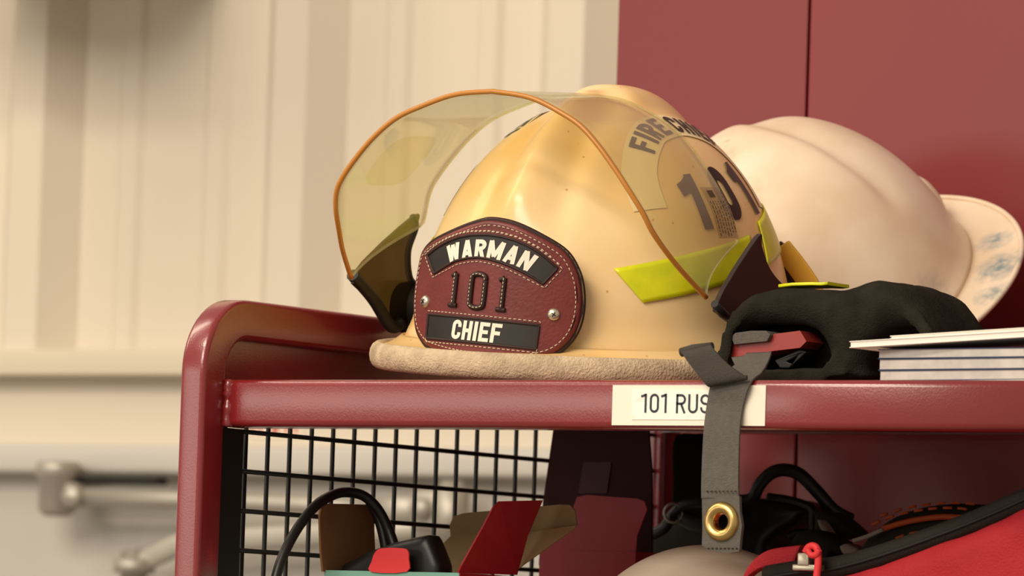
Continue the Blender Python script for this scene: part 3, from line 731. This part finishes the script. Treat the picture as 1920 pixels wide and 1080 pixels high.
hard_hat(h2, .1085, .1296, .1378, .0400, .0060, .30, M['white_shell2'], pk=radians(52))
obj('brim_lug', MB().grid([[Vector((-.020+.020*cos(2*pi*i/24)*sin(pi*j/12), .104+.010*sin(2*pi*i/24)*sin(pi*j/12), .010+.022*cos(pi*j/12))) for i in range(24)] for j in range(13)], False, True), M['white_shell2'], h2, world=False)
h3 = thing('hard_hat', 'pale cream helmet with smooth dome on the lower shelf below the grey strap', 'hard hat', tuple(at(1325, 1150, .140).xy)+(LOW+.0158,), euler(radians(62), radians(2), radians(0)))
hard_hat(h3, .090, .112, .126, .03, .012, .35, M['white_shell'], .0025)

# ================================================================== BLACK FLEECE EAR FLAP, BUCKLE AND STRAP
FY = .045
ef = thing('ear_flap', 'black fleece ear and neck flap with red buckle, its grey strap over the front bar', 'ear flap', (.40, .08, SH))
o1 = [(1352, 708), (1350, 660), (1356, 610), (1370, 570), (1392, 549), (1430, 541), (1490, 539), (1560, 541), (1598, 532), (1630, 525), (1664, 529), (1700, 549), (1728, 584), (1744, 620), (1754, 656), (1738, 657), (1733, 640), (1716, 620), (1692, 609), (1662, 611), (1634, 628), (1614, 655), (1604, 690), (1600, 708)]
h1 = [(1368, 690), (1366, 650), (1376, 622), (1398, 608), (1440, 603), (1490, 608), (1524, 625), (1542, 655), (1540, 690), (1520, 700), (1460, 702), (1390, 700)]
lumpy('fleece_flap', spl2(px2(o1, FY), 3), ef, M['fleece'], FY, .085, .013, [spl2(px2(h1, FY), 3)], voxel=.0028, disp=.005, dscale=.03, iters=5)
o2 = [(1374, 708), (1374, 640), (1395, 595), (1570, 595), (1575, 650), (1570, 708)]
obj('shade_plug', MB().prism(px2(o2, FY+.030), [], (0, FY+.030, 0), (1, 0, 0), (0, 0, 1), (0, 1, 0), .006), M['shade_fill'], ef)  # dark plug that puts shade into the left opening
t0 = [at(x, y, FY+.040) for x, y in ((1480, 539), (1570, 536))]
mb = MB().grid([[at(x, yy, Y_) for x, yy in ((1478, 541), (1500, 535), (1530, 533.5), (1560, 533.5), (1582, 531))] for Y_ in (FY+.015, FY+.022, FY+.030, FY+.045)])
o = obj('reflective_strip', MB().profile_sweep([(at(x, y, FY+.030), Vector((0, 1, 0)), Vector((0, 0, 1))) for x, y in ((1480, 539), (1505, 536), (1540, 535), (1560, 535.5), (1572, 534))], rrect(.014, .0010, .0006)), M['lime'], ef, label='lime reflective strip')
o3 = [(1575, 708), (1580, 600), (1620, 560), (1700, 570), (1735, 610), (1738, 652), (1620, 660), (1600, 708)]
obj('shade_plug', MB().prism(px2(o3, FY+.070), [], (0, FY+.070, 0), (1, 0, 0), (0, 0, 1), (0, 1, 0), .006), M['shade_fill'], ef)  # dark plug that puts shade into the right arch
# red buckle bar with webbing over it
bk = [(1353, 672), (1360, 640), (1372, 630), (1378, 640), (1440, 636), (1452, 626), (1500, 620), (1512, 640), (1500, 652), (1450, 658), (1420, 664), (1370, 670)]
o = obj('buckle', MB().prism(px2(bk, FY+.006), [], (0, FY+.006, 0), (1, 0, 0), (0, 0, 1), (0, 1, 0), .022), M['red_plastic'], ef, label='red plastic buckle'); bevel(o, .0022, 3)
mb = MB(); wv = [(1376, 646), (1370, 632), (1378, 624), (1408, 620), (1436, 620), (1444, 628), (1438, 640)]
mb.prism(px2(wv, FY+.002), [], (0, FY+.002, 0), (1, 0, 0), (0, 0, 1), (0, 1, 0), .026); o = obj('buckle_webbing', mb, M['web'], ef); bevel(o, .0015)
cl = [(1452, 676), (1500, 655), (1512, 660), (1480, 690), (1462, 690)]; hl = [(1474, 678), (1496, 666), (1484, 682)]
o = obj('clip', MB().prism(px2(cl, FY+.01), [px2(hl, FY+.01)], (0, FY+.01, 0), (1, 0, 0), (0, 0, 1), (0, 1, 0), .012), M['black_plastic'], ef); bevel(o, .001)
# webbing strap: hanging run with brass grommet, folded keeper above it
BYs = BY-.0016
L_ = [(1278, None)]
def strip(pairs, thick, m, name, n=6, label=None):
    """pairs: ((x,y,Y) left edge, (x,y,Y) right edge)"""
    A_ = cat_spline([at(*a) for a, b in pairs], n); B_ = cat_spline([at(*b) for a, b in pairs], n); fr = []
    for i, (a, b) in enumerate(zip(A_, B_)):
        a0, b0 = A_[max(0, i-1)], B_[max(0, i-1)]; a1, b1 = A_[min(len(A_)-1, i+1)], B_[min(len(B_)-1, i+1)]
        t = ((a1+b1)-(a0+b0)).normalized(); w = b-a; nn = t.cross(w).normalized(); fr.append(((a+b)/2, w/2, nn*thick/2))
    return obj(name, MB().profile_sweep(fr, [(1, -1), (1, 1), (-1, 1), (-1, -1)] if False else rrect(1, 1, .02, 1)), m, ef, label=label)
hang = [((1400, 664, .02), (1447, 662, .02)), ((1376, 688, -.012), (1440, 680, -.008)), ((1352, 706, -.034), (1428, 700, -.026)), ((1334, 722, BY-.004), (1408, 718, BY-.003)), ((1326, 760, BY-.004), (1394, 760, BY-.003)), ((1321, 800, BY-.006), (1388, 800, BY-.005)), ((1318, 850, BY-.007), (1386, 850, BY-.006)), ((1316, 905, BY-.008), (1385, 905, BY-.007)), ((1316, 935, BY-.008), (1386, 935, BY-.007))]
strip(hang, .0017, M['web'], 'strap', label='grey webbing strap')
# end tab with the hole for the grommet
GY = BY-.0085; gc = at(1353, 978, GY)
tab = [(1316, 930), (1386, 930), (1387, 960), (1391, 985), (1388, 1012), (1386, 1034), (1368, 1037), (1345, 1035), (1328, 1030), (1316, 1022), (1317, 990)]
hole = [(gc.x+.0068*cos(2*pi*k/24), gc.z+.0068*sin(2*pi*k/24)) for k in range(24)]
e0 = px2(tab, GY)
obj('strap_end', MB().prism(e0, [hole], (0, GY, 0), (1, 0, 0), (0, 0, 1), (0, 1, 0), .0028), M['web'], ef)
mb = MB(); gp_ = [(.0052, .005), (.0048, .001), (.0050, -.0008), (.0060, -.0022), (.0076, -.0032), (.0090, -.0034), (.0104, -.0029), (.0116, -.0018), (.0123, -.0004), (.0123, .0004)]
mb.lathe([(r*.98, h) for r, h in gp_], (gc.x, GY, gc.z), (0, 1, 0), 40); obj('grommet', mb, M['brass'], ef, label='brass grommet')
mb = MB()
for yy, xa_, xb_ in ((921, 1324, 1380), (1026, 1326, 1382)):
    mb = MB()
    x = xa_
    while x < xb_: mb.tube([at(x, yy+(2 if yy > 1000 else 0), GY-.0006 if yy > 1000 else BY-.0097), at(x+4, yy+(2 if yy > 1000 else 0), GY-.0006 if yy > 1000 else BY-.0097)], .0004, 5); x += 7.5
    obj('strap_stitching', mb, M['dark_web'], ef)
keep = [((1283, 668, BY-.012), (1338, 654, BY-.010)), ((1300, 690, BY-.012), (1362, 680, BY-.010)), ((1322, 717, BY-.011), (1393, 704, BY-.009)), ((1332, 722, BY-.008), (1402, 708, BY-.006))]
strip([((1276, 662, BY-.008), (1334, 650, BY-.006))]+keep, .0030, M['dark_web'], 'keeper_strap', label='charcoal folded strap end')
mb = MB(); mb.tube([at(1277, 661, BY-.0075), at(1300, 654, BY-.0075), at(1336, 650, BY-.0065)], .0028, 10); obj('strap_fold', mb, M['dark_web'], ef)
loopw = [((1372, 672, .022), (1444, 664, .022)), ((1382, 690, .004), (1436, 690, .004)), ((1400, 704, -.010), (1424, 702, -.010))]
strip(loopw, .0016, M['web'], 'strap_loop')

# ================================================================== BOOKLETS ON THE SHELF
ang = radians(-8); ca, sa = cos(ang), sin(ang)
def booklet(corner, w, d, t, label, ang=ang, tilt=0, cover=True, lab_cat='booklet', grp=None, mpage='pages'):
    R_ = Matrix.Rotation(ang, 3, 'Z') @ Matrix.Rotation(-tilt, 3, 'Y'); th = thing('booklet', label, lab_cat, corner, R_, grp)
    c = .0005
    obj('page_block', MB().box((.0006, .0006, c), (w-.0006, d-.0006, t-c)), M[mpage], th, world=False)
    obj('cover', MB().box((0, 0, 0), (w, d, c)), M['blue' if cover else 'paper'], th, world=False)
    obj('cover', MB().box((0, 0, t-c), (w, d, t)), M['blue' if cover else 'paper'], th, world=False)
    return th
c1 = at(1648, 711, -.012); zt = SH+.0002
pp = thing('paper_sheet', 'single white paper sheet lying flat under the booklets', 'paper', (c1.x-.02, -.010, zt), Matrix.Rotation(ang, 3, 'Z'))
obj('sheet', MB().box((0, 0, 0), (.175, .07, .0008)), M['paper'], pp, world=False)
zt += .0009
for t, w, lb_, dx in ((.0064, .162, 'white booklet at the bottom of the stack beside the black fleece flap', .0), (.0068, .162, 'middle white booklet of the stack, between two dark cover lines', -.0006), (.0058, .162, 'uppermost flat booklet of the stack, under the tilted white one', -.0012)):
    booklet((c1.x+dx, -.012, zt), w, .052, t, lb_); zt += t+.0001
c2 = at(1592, 674, -.020)
booklet((c2.x, -.020, zt+.0002), .182, .055, .0040, 'thicker white booklet lying tilted across the top of the stack', radians(-4), radians(2.6), False, mpage='paper')
booklet((c2.x+.026, -.017, zt+.0056), .150, .055, .0020, 'thin white booklet lying on the tilted booklet, topmost of the pile', radians(-4), radians(2.6), False, mpage='paper')

# ================================================================== LOWER SHELF: BOXES, CABLE
def quad(mb, pts, th, nrm):
    pts = [Vector(p) for p in pts]; n = Vector(nrm)*th; k = len(pts)
    return mb.add(pts+[p+n for p in pts], [tuple(range(k)), tuple(reversed(range(k, 2*k)))]+[(i, (i+1) % k, k+(i+1) % k, k+i) for i in range(k)])
b1 = thing('cardboard_box', 'open teal and red cardboard box with raised flaps beside the wire mesh', 'cardboard box', (.076, .10, LOW))
f0, f1 = at(608, 1069, .06), at(861, 1066, .06); bx0, bx1, by0, by1, bz = f0.x, f1.x, .06, .132, f0.z
body = MB().box((bx0, by0, LOW+.0005), (bx1, by0+.002, bz)).box((bx0, by1-.002, LOW+.0005), (bx1, by1, bz)).box((bx0, by0+.002, LOW+.0005), (bx0+.002, by1-.002, bz)).box((bx0, by0, LOW+.0005), (bx1, by1, LOW+.0025))
obj('box_body', body, M['teal'], b1)
obj('side_panel', MB().box((bx1-.002, by0+.0005, LOW+.0005), (bx1+.0005, by1, bz)), M['red_card'], b1)
tb = spl2([(695, 1072), (697, 1052), (703, 1036), (716, 1028), (755, 1028), (765, 1034), (766, 1048), (762, 1072)], 3)
obj('tab', MB().prism(px2(tb, .0585), [], (0, .0585, 0), (1, 0, 0), (0, 0, 1), (0, 1, 0), .0012), M['coral'], b1, label='coral red front tab')
lf = [atx(x, y, bx0+.001) for x, y in ((606, 1072), (602, 1030), (600, 968), (603, 950), (612, 944), (690, 946), (697, 956), (702, 990), (705, 1068))]
obj('flap', quad(MB(), lf, .0015, (-1, 0, 0)), M['kraft_dark'], b1, label='brown left flap standing up')
rf0 = [(860, 1074, bx1), (866, 1060, bx1), (905, 990, bx1+.010), (925, 952, bx1+.018), (937, 940, bx1+.020), (1018, 938, bx1+.020), (990, 1005, bx1+.010), (972, 1060, bx1), (970, 1078, bx1)]
obj('flap', quad(MB(), [atx(*q) for q in rf0], .0012, (-1, 0, 0)), M['red_card'], b1, label='red right flap standing up')
rb_ = [(800, 1050), (846, 1004), (980, 1000), (1080, 985), (1078, 990), (985, 1056), (960, 1075), (840, 1080)]
obj('flap', quad(MB(), [at(x, y, .136) for x, y in rb_], .0015, (0, 1, 0)), M['kraft'], b1, label='brown rear flap spread open')
rb2 = [(845, 1006), (843, 985), (850, 968), (870, 962), (1050, 946), (1068, 947), (1078, 958), (1081, 984), (985, 1000)]
obj('flap_lip', quad(MB(), [at(x, y, .140) for x, y in rb2], .0015, (0, 1, 0)), M['kraft'], b1)
pk = thing('black_case', 'black rounded case sitting inside the teal box', 'case', (.08, .1, bz-.03))
ck = [(636, 1100), (640, 1059), (656, 1052), (690, 1034), (740, 1016), (790, 1004), (806, 1002), (818, 1030), (829, 1059), (832, 1070), (836, 1100)]
lumpy('case_body', px2d(ck, .072), pk, M['black_rubber'], .068, .021, .006, voxel=.002, disp=0, iters=3)
cb = thing('black_cable', 'thick black cable looping up behind the teal box flap', 'cable', at(560, 1000, .075))
path = [at(x, y, Y_) for x, y, Y_ in ((500, 1385, -.006), (508, 1230, -.004), (512, 1120, -.002), (524, 1060, .004), (552, 1000, .018), (590, 950, .04), (625, 928, .062), (652, 923, .075), (682, 930, .085), (708, 954, .092), (728, 992, .096), (742, 1035, .096), (750, 1090, .096))]
obj('cable_loop', MB().tube(cat_spline(path, 6), .0034, 12), M['black_rubber'], cb)
path = [at(x, y, .101) for x, y in ((694, 940), (706, 962), (716, 990), (724, 1030), (730, 1090))]
obj('cable_return', MB().tube(cat_spline(path, 6), .0036, 12), M['black_rubber'], cb)

b2 = thing('cardboard_box', 'red cardboard box with a tall dark lid standing open, left of the pale helmet', 'cardboard box', (.09, .30, LOW))
g0, g1 = at(1012, 1031, .27), at(1192, 1034, .27)
obj('box_body', MB().box((g0.x, .27, LOW+.0005), (g1.x, .272, g0.z)).box((g0.x, .272, LOW+.0005), (g0.x+.002, .325, g0.z)).box((g1.x-.002, .272, LOW+.0005), (g1.x, .325, g0.z)).box((g0.x, .323, LOW+.0005), (g1.x, .325, g0.z)).box((g0.x, .27, LOW+.0005), (g1.x, .325, LOW+.002)), M['red_card'], b2)
ff = [(1012, 1031), (1030, 1010), (1075, 950), (1082, 932), (1100, 928), (1195, 935), (1208, 940), (1213, 955), (1194, 1005), (1192, 1034)]
obj('flap', quad(MB(), [at(x, y, .271) for x, y in ff], .0012, (0, 1, 0)), M['red_card'], b2, label='red front flap standing up')
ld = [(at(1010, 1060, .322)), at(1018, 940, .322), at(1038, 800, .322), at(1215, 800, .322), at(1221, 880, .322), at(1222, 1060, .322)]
obj('lid', quad(MB(), ld, .002, (0, 1, 0)), M['maroon'], b2, label='red lid with its shade put into the colour')
obj('lid_patch', quad(MB(), [at(x, y, .3215) for x, y in ((1085, 925), (1094, 866), (1147, 866), (1138, 925))], .0004, (0, -1, 0)), M['light_maroon'], b2)  # slightly lighter rectangle on the lid

# black pouch with carry strap behind the grey strap
pc = thing('black_pouch', 'black soft pouch with an arched carry strap behind the pale helmet', 'pouch', (.22, .30, LOW))
bp_ = [(1372, 1100), (1376, 960), (1392, 944), (1430, 932), (1470, 936), (1505, 946), (1524, 952), (1500, 985), (1470, 1002), (1450, 1020), (1440, 1100)]
lumpy('pouch_body', px2d(bp_, .43), pc, M['black_rubber'], .42, .07, .008, voxel=.0035, disp=.004, dscale=.03, iters=4)
fr = cat_spline([at(x, y, .44) for x, y in ((1385, 940), (1410, 935), (1425, 908), (1445, 888), (1470, 881), (1500, 890), (1535, 925), (1565, 958), (1597, 975))], 6)
mb = MB(); mb.tube(fr, .0048, 10, flat=(.45, 1)); obj('carry_strap', mb, M['black_rubber'], pc)
fr = cat_spline([at(x, y, .425) for x, y in ((1440, 932), (1480, 938), (1520, 952), (1523, 975), (1522, 998), (1495, 1000), (1480, 1006))], 6)
mb = MB(); mb.tube(fr, .0030, 8); obj('side_strap', mb, M['black_rubber'], pc)
# harness left of the pale helmet
hs = thing('dark_harness', 'dark strap harness with a clear ring, lying left of the grey strap', 'harness', (.19, .33, LOW))
mb = MB(); mb.tube(cat_spline([at(x, y, .408) for x, y in ((1215, 1005), (1245, 990), (1262, 965), (1290, 946), (1340, 944), (1390, 955))], 6), .0042, 10, flat=(.5, 1)); mb.tube(cat_spline([at(x, y, .41) for x, y in ((1270, 962), (1300, 980), (1340, 986), (1380, 990))], 6), .006, 10, flat=(.5, 1))
obj('strap_loops', mb, M['black_rubber'], hs)
lumpy('pad', px2d([(1205, 1100), (1210, 995), (1235, 985), (1290, 975), (1370, 985), (1375, 1100)], .445), hs, M['olive'], .445, .05, .006, voxel=.004, disp=.003, iters=3)
hb = spl2([(1258, 1010), (1254, 900), (1258, 818), (1290, 813), (1322, 818), (1326, 900), (1330, 1010)], 4)
lumpy('dark_sheet', px2(hb, .47), hs, M['shade_fill'], .47, .03, .006, voxel=.003, disp=.003, iters=3)  # dark sheet added to blacken the gap in front of the locker
mb = MB(); c = at(1263, 962, .405); mb.lathe([(.006, -.001), (.0075, 0), (.006, .001), (.0055, 0), (.006, -.001)], c, (.5, -1, 0), 24); obj('clear_ring', mb, M['alu'], hs)
# gloves
gl = thing('work_glove', 'dark olive work glove with pale lining between pouch and red bag', 'glove', (.28, .40, LOW))
lumpy('glove_finger', px2d([(1528, 962), (1540, 957), (1560, 960), (1585, 980), (1612, 1004), (1618, 1060), (1560, 1060), (1545, 1010)], .40), gl, M['olive'], .395, .03, .007, voxel=.002, disp=.002, iters=4)
lumpy('glove_thumb', px2d([(1492, 1014), (1500, 1000), (1520, 992), (1545, 996), (1580, 1015), (1600, 1040), (1600, 1090), (1515, 1090), (1500, 1040)], .37), gl, M['olive'], .36, .03, .007, voxel=.002, disp=.002, iters=4)
lumpy('lining', px2([(1529, 972), (1538, 976), (1556, 1002), (1552, 1008), (1535, 990)], .385), gl, M['offwhite'], .385, .012, .002, voxel=.001, disp=0, iters=3)
lumpy('cuff', px2([(1576, 1024), (1590, 1018), (1612, 1028), (1618, 1038), (1600, 1044), (1584, 1040)], .35), gl, M['offwhite'], .345, .02, .003, voxel=.0015, disp=0, iters=3)
# padded cap with orange piping
cp = thing('padded_cap', 'black padded cap with orange piping and dashes behind the red bag', 'cap', (.32, .34, LOW))
def capP(x, y, lift=0): return at(x, y, .235-lift)
co = spl2([(1590, 1120), (1600, 1035), (1630, 994), (1670, 966), (1720, 948), (1780, 942), (1830, 944), (1862, 952), (1890, 1000), (1900, 1120)], 3)
lumpy('cap_body', px2d(co, .32), cp, M['olive'], .315, .07, .018, voxel=.003, disp=.002, iters=4)
mb = MB(); mb.tube(cat_spline([at(x, y, .311) for x, y in ((1655, 992), (1690, 981), (1730, 973), (1770, 969), (1812, 971))], 6), .0020, 8)
obj('orange_piping', mb, M['orange'], cp)
mb = MB()
for arcp in ([(1636, 984), (1670, 969), (1710, 959), (1755, 953), (1800, 953), (1830, 960)], [(1650, 968), (1690, 955), (1740, 946), (1790, 943), (1840, 946)], [(1680, 1010), (1700, 1002), (1730, 996), (1760, 989)]):
    pts = cat_spline([at(x, y, .311 if arcp[0][0] != 1650 else .323) for x, y in arcp], 14); pts = resample(pts, .0012)
    for i in range(0, len(pts)-5, 9): mb.tube([pts[i], pts[i+3], pts[i+5]], .0010, 6)
obj('orange_dashes', mb, M['orange'], cp)
mb = MB(); mb.tube(cat_spline([at(x, y, .309) for x, y in ((1600, 1014), (1625, 1006), (1655, 993))], 5), .0014, 8); obj('grey_piping', mb, M['offwhite'], cp)

# ================================================================== RED BAG
bg = thing('red_bag', 'red nylon bag with black zipper band in the lower right compartment', 'bag', (.50, .05, LOW))
top = [(1398, 1090), (1420, 1062), (1450, 1046), (1500, 1040)]
ed_ = [(1440, 1082), (1500, 1072), (1560, 1066), (1620, 1052), (1690, 1030), (1760, 1005), (1830, 978), (1900, 948), (1980, 912), (2060, 885)]
bo = px2([(1385, 1110)] + [(x, y+14) for x, y in ed_] + [(2090, 900)], .03)
bo = [(x, z) for x, z in bo if x < RW-.03] 
xr = max(x for x, z in bo); bo = bo + [(RW-.028, bo[-1][1]-.01), (RW-.028, LOW+.012), (RW-.04, LOW+.002), (bo[0][0]+.02, LOW+.002), (bo[0][0]-.004, LOW+.02)]
lumpy('bag_body', bo, bg, M['bag_red'], .018, .060, .014, voxel=.0035, disp=.006, dscale=.05, iters=6)
zp = cat_spline([at(x, y, .028) for x, y in ed_ if at(x, y, .028).x < RW-.03], 6)
mb = MB(); mb.tube(zp, .0072, 12, flat=(1.1, 1.0)); zb_ = obj('zipper_band', mb, M['bag_black'], bg, label='black zipper band')
mb = MB(); mb.tube([p+Vector((0, -.0078, -.0012)) for p in zp], .0010, 6); obj('zipper_teeth', mb, M['black_metal'], zb_)
rim_ = [at(x, y, .038) for x, y in ((1392, 1100), (1405, 1075), (1425, 1056), (1450, 1046), (1500, 1040))]
mb = MB(); mb.profile_sweep([(p, Vector((.35, 0, .9)), Vector((0, 1, 0))) for p in cat_spline(rim_, 5)], rrect(.0065, .004, .002)); obj('red_piping', mb, M['bag_red'], bg)
lumpy('ribbed_lining', px2([(1428, 1105), (1434, 1070), (1450, 1056), (1490, 1048), (1512, 1056), (1520, 1105)], .034), bg, M['olive'], .032, .03, .004, voxel=.002, disp=.0015, dscale=.006, iters=3)
a = at(1515, 1052, .016); mb = MB(); mb.box((a.x-.009, .012, a.z-.006), (a.x+.010, .020, a.z-.002), .001); mb.box((a.x-.005, .011, a.z-.003), (a.x+.003, .019, a.z+.005), .001)
zs = obj('zip_slider', mb, M['nickel'], bg, label='silver zip slider')
mb = MB(); mb.tube(cat_spline([at(x, y, .010) for x, y in ((1510, 1036), (1516, 1026), (1526, 1024), (1533, 1032), (1534, 1056), (1531, 1085), (1530, 1120))], 6), .0023, 8); mb.tube(cat_spline([at(x, y, .008) for x, y in ((1514, 1030), (1520, 1040), (1530, 1040), (1536, 1030))], 5), .002, 8)
obj('pull_cord', mb, M['coral'], zs, label='red pull cord')
